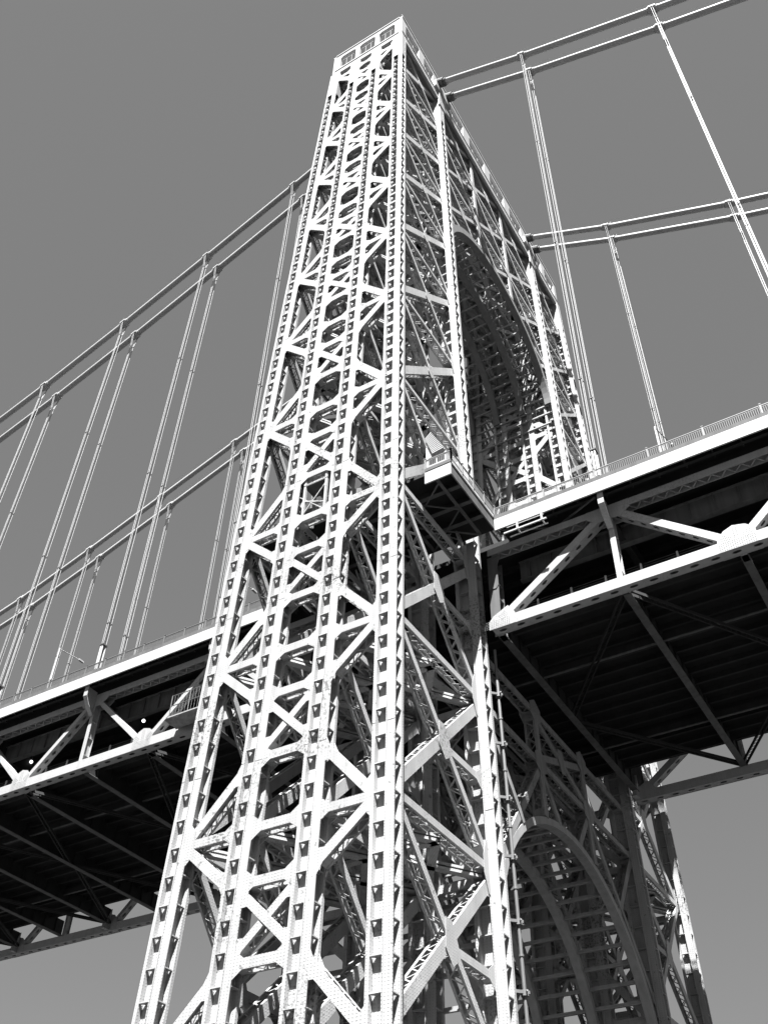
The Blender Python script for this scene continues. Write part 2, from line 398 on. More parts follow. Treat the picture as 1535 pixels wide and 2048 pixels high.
# --- crown with its windows
def crown():
    X = 6.29; Y = 28.33; z0, z1 = ZC, ZT
    zs0, zs1 = z0 + 1.85, z0 + 5.8        # sill, head of windows
    # wall along y at x=+-X ; wall along x at y=+-Y
    endw = [(-27.2, -23.1), (-21.6, -18.6), (-13.2, -8.6), (-6.4, -1.0), (1.0, 6.4), (8.6, 13.2), (18.6, 21.6), (23.1, 27.2)]
    frw = [(-5.0, -2.15), (-1.42, 1.42), (2.15, 5.0)]
    def wall(name, ax, pos, out, lo, hi, wins):
        m = MB(); th = .45
        def bx(a, b, za, zb, d0=0, d1=th, mi=0):
            if ax == 'x': m.box((min(pos - out * d0, pos - out * d1), a, za), (max(pos - out * d0, pos - out * d1), b, zb), mi)
            else: m.box((a, min(pos - out * d0, pos - out * d1), za), (b, max(pos - out * d0, pos - out * d1), zb), mi)
        bx(lo, hi, z0, z0 + 1.05); bx(lo, hi, z0 + 1.2, zs0); bx(lo, hi, z0 + 1.05, z0 + 1.2, .12, th); bx(lo, hi, zs1, z1)
        bx(lo, hi, z0 + 1.2, z0 + 1.34, -.10, 0); bx(lo, hi, z1 - .25, z1 + .02, -.12, 0)
        edges = [lo] + [e for w in wins for e in w] + [hi]
        for k in range(0, len(edges), 2): bx(edges[k], edges[k + 1], zs0, zs1)
        for a, b in wins:   # clipped window corners
            for (xa, sx) in ((a, 1), (b, -1)):
                for (zz, sz) in ((zs1, -1), (zs0, 1)):
                    c = .45 if sz < 0 else .15
                    tri = [(xa, zz), (xa + sx * c, zz), (xa, zz + sz * c)]
                    pts = [(V((pos, y, z)) if ax == 'x' else V((y, pos, z))) for y, z in tri]
                    o = V((-out * th, 0, 0)) if ax == 'x' else V((0, -out * th, 0))
                    m.prism(pts, o)
        wl = m.build(name, FASC, tower)
        for a, b in wins:
            g = MB()
            def gb(a_, b_, za, zb):
                d0, d1 = .30, .38
                if ax == 'x': g.box((min(pos - out * d0, pos - out * d1), a_, za), (max(pos - out * d0, pos - out * d1), b_, zb))
                else: g.box((a_, min(pos - out * d0, pos - out * d1), za), (b_, max(pos - out * d0, pos - out * d1), zb))
            gb(a + .02, b - .02, zs1 - .8, zs1 - .66); gb(a + .02, b - .02, zs0 + .35, zs0 + .45)
            for q in (1, 2): 
                xm = a + (b - a) * q / 3; gb(xm - .05, xm + .05, zs0 + .45, zs1 - .8)
            sub(g, 'window_frame', RAILM, wl)
    for s in (1, -1):
        wall('crown_wall', 'x', s * X, s, -Y, Y, endw)
        wall('crown_wall', 'y', s * Y, s, -X + .45, X - .45, frw)
    for s in (1, -1):
        for y0, y1 in ((-Y + 1.2, -17.4), (-15.6, 15.6), (17.4, Y - 1.2)):
            m = MB(); m.box((min(s * 5.95, s * 6.38), y0, z0 - .75), (max(s * 5.95, s * 6.38), y1, z0 - .03)); m.build('crown_chord', STEEL, tower)
    m = MB()
    m.box((-X + .5, -Y + .5, z0 + .02), (X - .5, Y - .5, z0 + .22))
    m.build('crown_floor', STEEL, tower)
    # roof edge rail, small rods and lamp stubs
    m = MB()
    for (x, y, h) in ((6.1, -28.1, .9), (2.0, -28.2, .4), (-2.0, -28.2, .4), (6.1, -19, 1.0), (6.1, 12.5, 1.0), (6.1, -13.5, 1.3)):
        m.tube((x, y, z1), (x, y, z1 + h), .05, 6); m.tube((x, y, z1 + h), (x, y, z1 + h + .2), .12, 6)
    m.build('roof_beacon', RAILM, tower)
crown()
# saddle housings where the cables leave the tower
for s in (1, -1):
    for yc in (-17.52, -14.78, 14.78, 17.52):
        m = MB(); m.tube((s * 5.9, yc, 179.55), (s * 7.7, yc, 178.65), .74, 14); m.tube((s * 7.7, yc, 178.65), (s * 8.1, yc, 178.45), .58, 14)
        m.build('cable_collar', GIRD, tower, smooth=False)
    for y0, y1 in ((-18.5, -13.8), (13.8, 18.5)):
        m = MB(); m.box((min(s * 6.3, s * 6.75), y0, 176.9), (max(s * 6.3, s * 6.75), y1, 178.6)); m.build('saddle_bracket', STEEL, tower)
    for y0, y1 in ((-17.3, -15.3), (15.3, 17.3)):
        m = MB(); m.box((min(s * 6.4, s * 6.62), y0, 172.5), (max(s * 6.4, s * 6.62), y1, 176.85)); m.build('saddle_post', STEEL, tower)
# masonry footings under the columns
for r in range(4):
    for i in range(4):
        m = MB(); x = colx(i, ZG); y = rowy(r, ZG)
        m.hexa([(x - 2, y - 2, ZG - .5), (x + 2, y - 2, ZG - .5), (x + 2, y + 2, ZG - .5), (x - 2, y + 2, ZG - .5), (x - 1.3, y - 1.2, ZG + 1.6), (x + 1.3, y - 1.2, ZG + 1.6), (x + 1.3, y + 1.2, ZG + 1.6), (x - 1.3, y + 1.2, ZG + 1.6)])
        m.build('pier_footing', CONC, tower)
# ------------------------------------------------------------------ main cables
XR = [20.7, 39.5, 58.0, 76.5]; XLN = [-20.8, -37.7, -54.1, -70.3, -87, -104, -121, -138]; XLF = [-21, -38, -55.9, -72.7, -89.4, -106, -122.5, -139]
def cz(side, near, k):
    if side > 0: return ([171.7, 162.9, 154.9, 147.6] if near else [170.8, 161.2, 152.8, 145.4])[k]
    return ([172.4, 164.7, 157.5, 151.0, 145.3, 140.4, 136.2, 132.6] if near else [173.0, 165.9, 159.5, 153.3, 147.1, 141.4, 137.2, 133.6])[k]
CABY = [(-17.52, 'near', 'outer', True), (-14.78, 'near', 'inner', True), (14.78, 'far', 'inner', False), (17.52, 'far', 'outer', False)]
for yc, nf, io, near in CABY:
    cab = thing('main_cable', 'thick round suspension cable, %s one of the %s pair over the tower' % (io, nf), 'cable', (0, yc, 179.6), 'main suspension cables')
    XL = XLN if near else XLF
    pts = [(XL[k], cz(-1, near, k)) for k in range(7, -1, -1)] + [(-6.0, 179.6), (6.0, 179.6)] + [(XR[k], cz(1, near, k)) for k in range(4)]
    m = MB(); R = .47; n = 16; rings = []
    for j, (x, z) in enumerate(pts):
        a = pts[max(0, j - 1)]; b = pts[min(len(pts) - 1, j + 1)]
        t = V((b[0] - a[0], 0, b[1] - a[1])).normalized(); u = V((-t.z, 0, t.x))
        rings.append([V((x, yc, z)) + V((0, 1, 0)) * R * math.cos(2 * math.pi * q / n) + u * R * math.sin(2 * math.pi * q / n) for q in range(n)])
    vs = [p for r_ in rings for p in r_]
    fs = [(j * n + q, j * n + (q + 1) % n, (j + 1) * n + (q + 1) % n, (j + 1) * n + q) for j in range(len(rings) - 1) for q in range(n)]
    m.add(vs, fs); m.build('cable_strand', CABLE, cab, smooth=True)
    # hand ropes above the cable
    for s in (-1, 1):
      for lo_, hi_ in ((0, 8), (9, len(pts) - 1)):
        m = MB()
        for j in range(lo_, hi_):
            if abs(pts[j][0]) <= 6 and abs(pts[j + 1][0]) <= 6: continue
            m.tube((pts[j][0], yc + s * .45, pts[j][1] + 1.25), (pts[j + 1][0], yc + s * .45, pts[j + 1][1] + 1.25), .012, 4, cap=False)
        m.build('hand_rope', ROPE, cab)
    for side, XS in ((1, XR), (-1, XL)):
        for k, x in enumerate(XS):
            z = cz(side, near, k)
            j = [q for q, p in enumerate(pts) if p[0] == x][0]
            a = pts[max(0, j - 1)]; b = pts[min(len(pts) - 1, j + 1)]
            t = V((b[0] - a[0], 0, b[1] - a[1])).normalized()
            m = MB(); c = V((x, yc, z)); u = V((-t.z, 0, t.x))
            m.tube(c - t * .55, c + t * .55, .58, 14)
            for e in (-.72, .72): m.tube(c + t * (e - .1), c + t * (e + .1), .53, 14)
            for s in (-1, 1): m.beam(c - t * .5 + V((0, s * .6, 0)), c + t * .5 + V((0, s * .6, 0)), V((0, 1, 0)), u, .12, .3)
            for s in (-.3, .3): m.bar(c + t * s + u * .5, c + t * s + u * 1.25, .05)
            m.build('cable_band', CABLE, cab)
# suspenders
ORD = ['first', 'second', 'third', 'fourth', 'fifth', 'sixth', 'seventh', 'eighth']
for yc, nf, io, near in CABY:
    XL = XLN if near else XLF
    for side, XS, sn in ((1, XR[:3], 'right'), (-1, XL[:8], 'left')):
        for k, x in enumerate(XS):
            z1 = cz(side, near, k); z0 = 80.9
            su = thing('suspender', '%s hanger %s of the tower, four wire ropes under the %s %s cable' % (ORD[k], sn, nf, io), 'suspender', (x, yc, z0), 'vertical suspenders hanging from the main cables')
            for a in (-1, 1):
                for b in (-1, 1):
                    m = MB(); m.tube((x + a * .12, yc + b * .6, z1 + .1), (x + a * .12, yc + b * .22, z1 - 3.2), .04, 6, cap=False)
                    m.tube((x + a * .12, yc + b * .22, z1 - 3.2), (x + a * .12, yc + b * .22, z0), .04, 6, cap=False)
                    wr = m.build('wire_rope', ROPE, su)
                    if io == 'outer':
                        m = MB(); m.tube((x + a * .12, yc + b * .22, z0 + .02), (x + a * .12, yc + b * .22, z0 + 4.0), .10, 8); sub(m, 'rope_socket', FASC, wr)
            zz = z1 - 3.2
            while zz > z0 + 6:
                m = MB()
                for b in (-1, 1): m.box((x - .19, yc + b * .22 - .07, zz - .06), (x + .19, yc + b * .22 + .07, zz + .06))
                m.box((x - .03, yc - .22, zz - .04), (x + .03, yc + .22, zz + .04)); m.build('rope_clamp', GIRD, su); zz -= 24.5 if near else 22
            if io == 'outer': m = MB(); m.box((x - .28, yc - .38, z0 + 4.0), (x + .28, yc + .38, z0 + 4.16)); m.build('rope_clamp', GIRD, su)
# ------------------------------------------------------------------ deck
deck = thing('bridge_deck', 'two level road deck with deep side trusses passing through the tower', 'bridge deck', (0, 0, 80))
XE, XW = 78.0, -150.0
def perf(m, p0, p1, s, w, n, depth, nh, hw=.36, hl=.85, mi=0):
    """chord or diagonal: closed box whose underside is a plate with oval hand holes.
    s: in-plane side direction (width w, faces), n: across (depth)"""
    p0 = V(p0); p1 = V(p1); t = (p1 - p0); Ln = t.length; t.normalize()
    for sg in (1, -1): m.beam(p0, p1, s, n, w, .05, 0, sg * (depth / 2 - .025))
    m.beam(p0, p1, s, n, .04, depth - .1, w / 2 - .02, 0)
    st = Ln / nh; b = p0 - s * (w / 2 - .03)
    W = depth / 2 - .05
    for k in range(nh):
        c = b + t * (st * (k + .5)); O = []
        for q in range(12):
            th = 2 * math.pi * (q + .5) / 12
            ex, ey = math.cos(th), math.sin(th)
            O.append(c + t * (ex * hl / 2 * (1.0 if abs(ex) > .5 else 1.25)) + n * (ey * hw / 2))
        R4 = []
        for q in range(12):
            th = 2 * math.pi * (q + .5) / 12; ex, ey = math.cos(th), math.sin(th); kk = 1 / max(abs(ex), abs(ey))
            R4.append(c + t * (ex * kk * st / 2) + n * (ey * kk * W))
        m.add(O + R4, [(q, (q + 1) % 12, 12 + (q + 1) % 12, 12 + q) for q in range(12)], mi)
    return m
def riv_grid(m, o, a, b, na, nb, da, db, nrm, mi=1):
    for i in range(na):
        for j in range(nb):
            c = V(o) + a * (i * da) + b * (j * db)
            m.prism([c + a * .035, c + b * .035, c - a * .035, c - b * .035], nrm * .03, mi)
segs = [(11.0, XE), (XW, -11.0)]
# slab, fascia, kerb
for x0, x1 in segs:
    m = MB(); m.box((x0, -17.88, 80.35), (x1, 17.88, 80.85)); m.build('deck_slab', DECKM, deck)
    for s in (-1, 1):
        x = x0
        nseg = max(1, round((x1 - x0) / 9.4)); st = (x1 - x0) / nseg
        m = MB()
        for k in range(nseg):
            m.box((x0 + k * st + (.012 if k else 0), min(s * 18.42, s * 18.28), 79.22), (x0 + (k + 1) * st, max(s * 18.42, s * 18.28), 80.5))
        m.box((x0 + .01, min(s * 18.28, s * 18.14), 79.5), (x1 - .01, max(s * 18.28, s * 18.14), 80.45))
        m.build('fascia_girder', FASC, deck)
        m = MB(); m.box((x0, min(s * 18.36, s * 17.9), 80.52), (x1, max(s * 18.36, s * 17.9), 81.0)); m.build('kerb_beam', KERB, deck)
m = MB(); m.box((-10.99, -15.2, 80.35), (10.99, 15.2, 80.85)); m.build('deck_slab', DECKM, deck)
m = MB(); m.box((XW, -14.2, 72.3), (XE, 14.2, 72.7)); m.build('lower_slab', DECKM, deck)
# upper floor: stringers and girders
for y in [-17.2, -12, -10, -8, -6, -4, -2, 0, 2, 4, 6, 8, 10, 12, 17.2]:
    for x0, x1 in (segs if abs(y) > 15 else [(XW, XE)]):
        m = MB(); m.box((x0, y - .16, 79.72), (x1, y + .16, 79.76)); m.box((x0, y - .03, 79.76), (x1, y + .03, 80.34)); m.build('stringer', NEARBLK, deck)
for s in (-1, 1):
    for x0, x1 in segs:
        m = MB(); y = s * 13.4
        m.box((x0, y - .04, 77.0), (x1, y + .04, 79.0)); m.box((x0, y - .3, 76.93), (x1, y + .3, 77.0)); m.box((x0, y - .3, 79.0), (x1, y + .3, 79.07))
        x = x0 + 1
        while x < x1: m.box((x - .03, y - .25, 77.0), (x + .03, y - .04, 79.0)); m.box((x - .03, y + .04, 77.0), (x + .03, y + .25, 79.0)); x += 2.1
        m.build('plate_girder', GIRD, deck)
TOPX = [20.7, 39.5, 58.3, 77] + [-20.8 - 17 * k for k in range(8)]
BOTR = [9.6, 30.1, 48.9, 67.7]; BOTL = [-12.3] + [-29.3 - 17 * k for k in range(7)]
ALLX = sorted(TOPX + BOTR + BOTL)
for x in ALLX:
    # upper and lower floor beams
    up = x in TOPX
    m = MB()
    if up:
        m.box((x - .05, -15.5, 77.6), (x + .05, 15.5, 79.7)); m.box((x - .28, -15.5, 77.5), (x + .28, 15.5, 77.6))
        m.build('upper_floor_beam', NEARBLK, deck)
        m = MB()
    zb = 70.2
    m.box((x - .05, -15.4, zb + .08), (x + .05, 15.4, 72.2), 0)
    y = -14
    while y < 15: m.box((x - .22, y - .03, zb + .1), (x - .05, y + .03, 72.2)); m.box((x + .05, y - .03, zb + .1), (x + .22, y + .03, 72.2)); y += 2
    m.box((x - .32, -15.4, zb), (x + .32, 15.4, zb + .08), 1)
    m.build('lower_floor_beam', [NEARBLK, GIRD], deck)
for y in [-13 + 1.85 * k for k in range(15)]:
    m = MB(); m.box((XW, y - .12, 71.72), (XE, y + .12, 71.76)); m.box((XW, y - .03, 71.76), (XE, y + .03, 72.29)); m.build('lower_stringer', NEARBLK, deck)
for y in (-7.0, 7.0):
    m = MB(); m.box((XW, y - .12, 70.9), (XE, y + .12, 70.98), 1); m.box((XW, y - .04, 70.98), (XE, y + .04, 71.7)); m.build('maintenance_rail', [NEARBLK, GIRD], deck)
# lateral bracing below the lower floor
bx = ALLX
for a, b in zip(bx[:-1], bx[1:]):
    if a < -11 < b or (a < 9 and b > 9 and a < 0): continue
    for s in (-1, 1):
        m = MB(); ya, yb = (15.6, .6) if (bx.index(a) % 2) else (.6, 15.6)
        p0, p1 = V((a, s * ya, 70.45)), V((b, s * yb, 70.45)); t = (p1 - p0).normalized(); sd = V((0, 0, 1)).cross(t)
        for q in (-1, 1): m.beam(p0, p1, sd, V((0, 0, 1)), .1, .28, q * .22)
        L_ = (p1 - p0).length; k = 1.0
        while k < L_ - 1: m.beam(p0 + t * k - sd * .2, p0 + t * (k + .55) + sd * .2, V((0, 0, 1)), t, .03, .09); k += .55
        m.build('lateral_brace', NEARBLK, deck)
# side trusses
Z3 = V((0, 0, 1)); Y3 = V((0, 1, 0))
def truss(s, dz):
    y = s * 16.15; zt = 78.65 + dz; zb = 70.6 + dz
    for x0, x1, tx, bt in ((9.3, XE, [v for v in TOPX if v > 0], BOTR), (XW, -9.0, [v for v in TOPX if v < 0], BOTL)):
        m = MB()   # top chord: side plates with laced underside
        for q in (-1, 1): m.beam((x0, y, zt), (x1, y, zt), Z3, Y3, .72, .05, 0, q * .42)
        m.beam((x0, y, zt), (x1, y, zt), Z3, Y3, .04, .8, .34, 0)
        x = x0 + .5; u = 1
        while x < x1 - .6:
            m.beam(V((x, y + u * .36, zt - .33)), V((x + .6, y - u * .36, zt - .33)), Z3, V((1, 0, 0)), .04, .12); x += .6; u = -u
        m.build('top_chord', TRUSS, deck)
        # bottom chord
        nh = int((x1 - x0) / 1.62); m = MB()
        perf(m, (x0, y, zb), (x1, y, zb), Z3, .98, Y3, .98, nh, .30, .72); m.build('bottom_chord', TRUSS, deck)
        for xt in tx:
            m = MB()   # H-section post
            for q in (-1, 1): m.box((xt - .24, y + q * .38 - .03, zb + .4), (xt + .24, y + q * .38 + .03, zt - .3))
            m.box((xt - .03, y - .35, zb + .4), (xt + .03, y + .35, zt - .3)); 
            z = zb + 1.2
            while z < zt - 1: m.box((xt - .22, y - .35, z), (xt + .22, y + .35, z + .04)); z += 2.0
            m.build('truss_post', TRUSS, deck)
            # cantilever bracket carrying the fascia
            m = MB(); o = s * (abs(y) + .47)
            prof = [(s * 18.1, 79.3), (s * 18.1, 78.1), (s * 17.6, 77.3), (s * 16.7, 76.4), (s * 16.62, 76.4), (s * 16.62, 79.3)]
            m.prism([(xt - .05, a, b + dz * .0) for a, b in prof], (.1, 0, 0))
            for (a, b), (c, d) in zip(prof[:4], prof[1:5]): m.bar((xt, a, b), (xt, c, d), .52, .07, up=V((0, s, .2)))
            m.build('fascia_bracket', TRUSS, deck)
            # top gusset
            m = MB()
            for q in (-1, 1):
                yy = y + q * .475
                m.prism([(xt - 1.9, yy, zt + .36), (xt + 1.9, yy, zt + .36), (xt + 1.9, yy, zt - .55), (xt + 1.0, yy, zt - 1.15), (xt - 1.0, yy, zt - 1.15), (xt - 1.9, yy, zt - .55)], (0, -q * .03, 0))
            m.build('gusset_plate', TRUSS, deck)
        for xb in bt:
            for xt in tx:
                if abs(xt - xb) > 12: continue
                m = MB(); d = V((xt - xb, 0, zt - zb)); t = d.normalized(); sd = V((0, 1, 0)).cross(t)
                if sd.z < 0: sd = -sd
                perf(m, V((xb, y, zb)) + t * .6, V((xt, y, zt)) - t * .6, sd, .66 if xb > 0 else .5, Y3, .86, 9, .28, .6)
                m.build('truss_diagonal', TRUSS, deck)
            m = MB()
            for q in (-1, 1):
                yy = y + q * .525
                k = 1.55 if xb > 0 else 1.35
                if abs(xb) < 13:
                    e = 1 if xb > 0 else -1
                    P_ = [(xb - e * .5, yy, zb - .5), (xb + e * 1.9, yy, zb - .5), (xb + e * 1.9, yy, zb + .6), (xb + e * 1.3, yy, zb + 1.5), (xb - e * .1, yy, zb + .8), (xb - e * .5, yy, zb + .3)]
                else:
                    P_ = [(xb - k, yy, zb - .5), (xb + k, yy, zb - .5), (xb + k * .95, yy, zb + .9), (xb + k * .55, yy, zb + 1.5), (xb - .1, yy, zb + 1.75), (xb - k * .55, yy, zb + 1.45), (xb - k * .95, yy, zb + .75)]
                m.prism(P_, (0, -q * .03, 0))
                if q == -1 and s == -1:
                    nr = V((0, -1, 0)); yv = yy
                    riv_grid(m, (xb - k + .15, yv, zb - .38), V((1, 0, 0)), Z3, int(2 * k / .17) - 1, 5, .17, .17, nr)
                    for e in (-1, 1):
                        if abs(xb) < 13 and e * xb < 0: continue
                        t = V((e * .80, 0, .60)); sd = V((-t.z, 0, t.x))
                        riv_grid(m, V((xb, yv, zb)) + t * .75 + sd * -.24, t, sd, 5, 4, .16, .16, nr)
                    if abs(xb) > 13: riv_grid(m, (xb - .12, yv, zb + .55), V((1, 0, 0)), Z3, 2, 6, .24, .18, nr)
            m.build('gusset_plate', [TRUSS, RIVM], deck)
            # hanger bracket from chord to floor beam
            m = MB(); m.prism([(xb - .25, s * 15.65, zb - .4), (xb - .25, s * 14.6, zb - .4), (xb - .25, s * 15.5, zb + 2.3)], (.5, 0, 0)); m.build('knee_bracket', TRUSS, deck)
truss(-1, 0); truss(1, -.7)
# end post and pier bearing of the truss beside the tower leg
for s in (-1, 1):
    for e in (1, -1):
        m = MB(); x = e * 9.75; y = s * 16.15
        m.box((x - .45, y - .5, 71.3), (x + .45, y - .44, 77.6)); m.box((x - .45, y + .44, 71.3), (x + .45, y + .5, 77.6)); m.box((x - .04, y - .44, 71.3), (x + .04, y + .44, 77.6))
        for z in (73.2, 74.8, 76.4): m.box((x - .42, y - .44, z), (x + .42, y + .44, z + .06))
        m.prism([(x - .46, y - .56, 77.9), (x + .9, y - .56, 77.9), (x + .46, y - .56, 76.8), (x + .46, y - .56, 74.6), (x + .25, y - .56, 74.3), (x - .46, y - .56, 74.3)], (0, .05, 0))
        m.build('end_post', GIRD, deck)
# soffit bracing between fascia and top chord (sidewalk brackets near the tower)
for s in (-1, 1):
    for x0, x1, y0, y1 in ((11.4, 16, 17.9, 15.9), (16, 20.2, 15.9, 17.9), (-16, -11.4, 15.9, 17.9)):
        m = MB(); m.bar((x0, s * y0, 79.5), (x1, s * y1, 79.2), .14, .12); m.build('soffit_brace', GIRD, deck)
    for x in [11.5 + 2.35 * k for k in range(28)] + [-11.5 - 2.12 * k for k in range(60)]:
        m = MB()
        m.box((x - .06, min(s * 18.12, s * 16.7), 79.78), (x + .06, max(s * 18.12, s * 16.7), 80.34)); m.build('sidewalk_joist', NEARBLK, deck)
# ------------------------------------------------------------------ sidewalk that steps round the tower legs
for s, nf in ((-1, 'near'), (1, 'far')):
    wk = thing('walkway_platform', 'cantilevered sidewalk platform wrapping round the %s leg of the tower' % nf, 'walkway', (0, s * 22, 80.4), 'sidewalk platforms round the tower legs')
    def bx(a, b, name, mt): 
        m = MB(); lo = (a[0], min(s * a[1], s * b[1]), a[2]); hi = (b[0], max(s * a[1], s * b[1]), b[2]); m.box(lo, hi); return m.build(name, mt, wk)
    bx((-10.95, 17.3, 80.4), (10.9, 26.3, 80.75), 'floor_plate', DECKM)
    for xa, xb in ((-11.1, -8.5), (8.5, 11.0)):
        bx((xa, 26.3, 79.3), (xb, 26.42, 80.6), 'edge_girder', FASC)
        bx((xa, 26.25, 80.77), (xb, 26.4, 81.1), 'kerb_beam', KERB)
    for e in (1, -1):
        x = e * 10.95
        bx((x - .06, 18.0, 79.35), (x + .06, 26.28, 79.75), 'edge_girder', GIRD)
        bx((x - .06, 18.0, 79.77), (x - .02, 26.28, 80.5), 'edge_web', GIRD)
        bx((x - .1, 18.45, 80.77), (x + .06, 26.2, 81.1), 'kerb_beam', CONC)
    for y in (20.2, 22.3, 24.4):
        bx((-10.8, y - .05, 79.7), (10.8, y + .05, 80.38), 'joist', NEARBLK); bx((-10.8, y - .2, 79.62), (10.8, y + .2, 79.69), 'joist', GIRD)
    for x in (-9.6, -5, 0, 5, 9.6):
        bx((x - .15, 18.45, 79.3), (x + .15, 26.2, 79.38), 'cross_beam', GIRD); bx((x - .03, 18.45, 79.39), (x + .03, 26.2, 79.6), 'cross_beam', NEARBLK)
    m = MB()
    for (a, b, c, d) in ((9.6, 18.6, 5, 22.3), (5, 22.3, 9.6, 26), (5, 18.6, 9.6, 22.3), (9.6, 22.3, 5, 26)): m.bar((a, s * b, 79.2), (c, s * d, 79.2), .12, .1)
    m.build('soffit_brace', GIRD, wk)
# ------------------------------------------------------------------ railings
def railing(label, path, RAILM=RAILM, post=2.35, bal=.17, hgt=1.1, z=81.0, group='deck edge railings', mesh_only=False):
    rl = thing('railing', label, 'railing', (path[0][0], path[0][1], z), group)
    posts = 0
    for (x0, y0), (x1, y1) in zip(path[:-1], path[1:]):
        p0 = V((x0, y0, z)); p1 = V((x1, y1, z)); L_ = (p1 - p0).length; t = (p1 - p0).normalized()
        m = MB(); m.bar(p0 + Z3 * hgt, p1 + Z3 * hgt, .10, .07); m.build('top_rail', RAILM, rl)
        m = MB(); m.bar(p0 + Z3 * .12, p1 + Z3 * .12, .05, .05); m.bar(p0 + Z3 * (hgt - .14), p1 + Z3 * (hgt - .14), .04, .04); m.build('lower_rail', RAILM, rl)
        n = max(1, round(L_ / post))
        for k in range(n + 1):
            if posts >= 90: break
            m = MB(); q = p0 + t * (L_ * k / n); m.bar(q - Z3 * .02, q + Z3 * (hgt + .14), .13, .13); m.bar(q + Z3 * (hgt + .14), q + Z3 * (hgt + .2), .2, .2); m.build('rail_post', RAILM, rl); posts += 1
        m = MB(); k = bal
        while k < L_:
            q = p0 + t * k; m.bar(q + Z3 * .12, q + Z3 * (hgt - .14), .028, .028); k += bal
        o = m.build('baluster', RAILM, rl); o['kind'] = 'stuff'
railing('light railing of thin upright bars on the deck edge right of the tower', [(11.0, -18.1), (XE, -18.1)], post=4.7)
railing('slender railing along the deck edge left of the tower', [(XW, -18.1), (-11.0, -18.1)], RAILD, 2.8, bal=.14)
railing('railing round the sidewalk corner platform at the near tower leg', [(8.5, -26.3), (11, -26.3), (11, -18.2)], post=2.2, z=81.1)
railing('distant railing on the far edge of the deck right of the tower', [(11, 18.1), (XE, 18.1)], post=4.7)
railing('distant railing on the far edge of the deck left of the tower', [(-110, 18.1), (-11, 18.1)], post=2.8, bal=.3)
# lower roadway guard rails
for s, sn in ((-1, 'near'), (1, 'far')):
    for x0, x1, ln in ((11, XE, 'right'), (XW, -11, 'left')):
        g = thing('guard_rail', 'wire guard rail on the %s side of the lower roadway, %s of the tower' % (sn, ln), 'guard rail', (x0, s * 14.0, 72.7), 'lower roadway guard rails')
        m = MB()
        for h in (.35, .6, .85, 1.1): m.box((x0, s * 14 - .015, 72.7 + h), (x1, s * 14 + .015, 72.73 + h))
        m.box((x0, s * 13.9 - .1, 72.72), (x1, s * 13.9 + .1, 72.95)); m.build('rail_wire', GIRD, g)
        x = x0 + 1.6; k = 0
        while x < x1 and k < 60:
            m = MB(); m.prism([(x - .12, s * 14.05, 72.7), (x + .12, s * 14.05, 72.7), (x + .07, s * 14.05, 73.95), (x - .07, s * 14.05, 73.95)], (0, -s * .12, 0)); m.build('rail_post', FASC, g); x += 3.1; k += 1
# ------------------------------------------------------------------ lamps
def lamp(x, y, zb, zt, label, arm=2.6):
    o = thing('street_lamp', label, 'street lamp', (x, y, zb), 'lamp posts on the deck')
    m = MB(); m.tube((x, y, zb), (x, y, zt), .13, 8, .08); m.build('pole', FASC, o)
    m = MB(); m.tube((x, y, zt - .1), (x + arm * .25, y + arm, zt - .25), .045, 6); m.build('arm', FASC, o)
    m = MB(); m.box((x + arm * .25 - .12, y + arm - .1, zt - .36), (x + arm * .25 + .14, y + arm + .65, zt - .18)); m.build('lamp_head', FASC, o)
lamp(-45.9, -17.0, 80.86, 87.9, 'white lamp post with side arm on the deck at the far left')
lamp(-20.4, -17.0, 80.86, 88.2, 'white lamp post with side arm just left of the tower')
lamp(25.6, -13.6, 80.86, 89.3, 'white lamp post on the deck right of the tower')
for (x, y, z, lb) in ((26.4, -11.1, 79.0, 'small glowing round lamp under the deck right of the tower'), (-36.8, -10.2, 79.0, 'small glowing round lamp under the deck nearest the left of the tower'), (-54.6, -9.9, 79.0, 'small glowing round lamp under the deck at the far left')):
    o = thing('globe_lamp', lb, 'lamp', (x, y, z), 'lamps lighting the lower roadway')
    m = MB(); n = 8; vs = []; fs = []
    for a in range(1, 6):
        th = math.pi * a / 6
        for b in range(n): vs.append((x + .2 * math.sin(th) * math.cos(2 * math.pi * b / n), y + .2 * math.sin(th) * math.sin(2 * math.pi * b / n), z + .2 * math.cos(th)))
    for a in range(4):
        for b in range(n): fs.append((a * n + b, a * n + (b + 1) % n, (a + 1) * n + (b + 1) % n, (a + 1) * n + b))
    fs += [tuple(range(n)), tuple(range(4 * n, 5 * n))]
    m.add(vs, fs); m.build('globe', LAMP, o, smooth=True)
    m = MB(); m.tube((x, y, z + .15), (x, y, 79.76), .04, 6); m.build('stem', GIRD, o)
# ------------------------------------------------------------------ small structures
hut = thing('control_hut', 'small white hut with ribbed sloping roof and dark windows on the sidewalk corner', 'hut', (9.4, -24.9, 80.76))
m = MB(); m.box((8.35, -25.9, 80.76), (8.5, -23.2, 84.3)); m.box((8.5, -25.9, 80.76), (10.3, -25.75, 81.9)); m.box((8.5, -25.9, 82.85), (10.3, -25.75, 83.0)); m.box((8.5, -25.9, 81.9), (8.62, -25.75, 82.85)); m.box((9.35, -25.9, 81.9), (9.43, -25.75, 82.85)); m.box((10.2, -25.9, 81.9), (10.3, -25.75, 82.85))
m.box((10.2, -25.74, 80.76), (10.3, -23.2, 82.9)); m.box((8.5, -23.3, 80.76), (10.2, -23.2, 84.0)); m.prism([(8.5, -25.9, 83.0), (10.3, -25.9, 83.0), (8.5, -25.9, 84.2)], (0, .12, 0)); m.build('hut_wall', FASC, hut)
m = MB(); m.box((8.6, -25.82, 81.9), (10.2, -25.80, 82.85)); m.build('window', GLASS, hut)
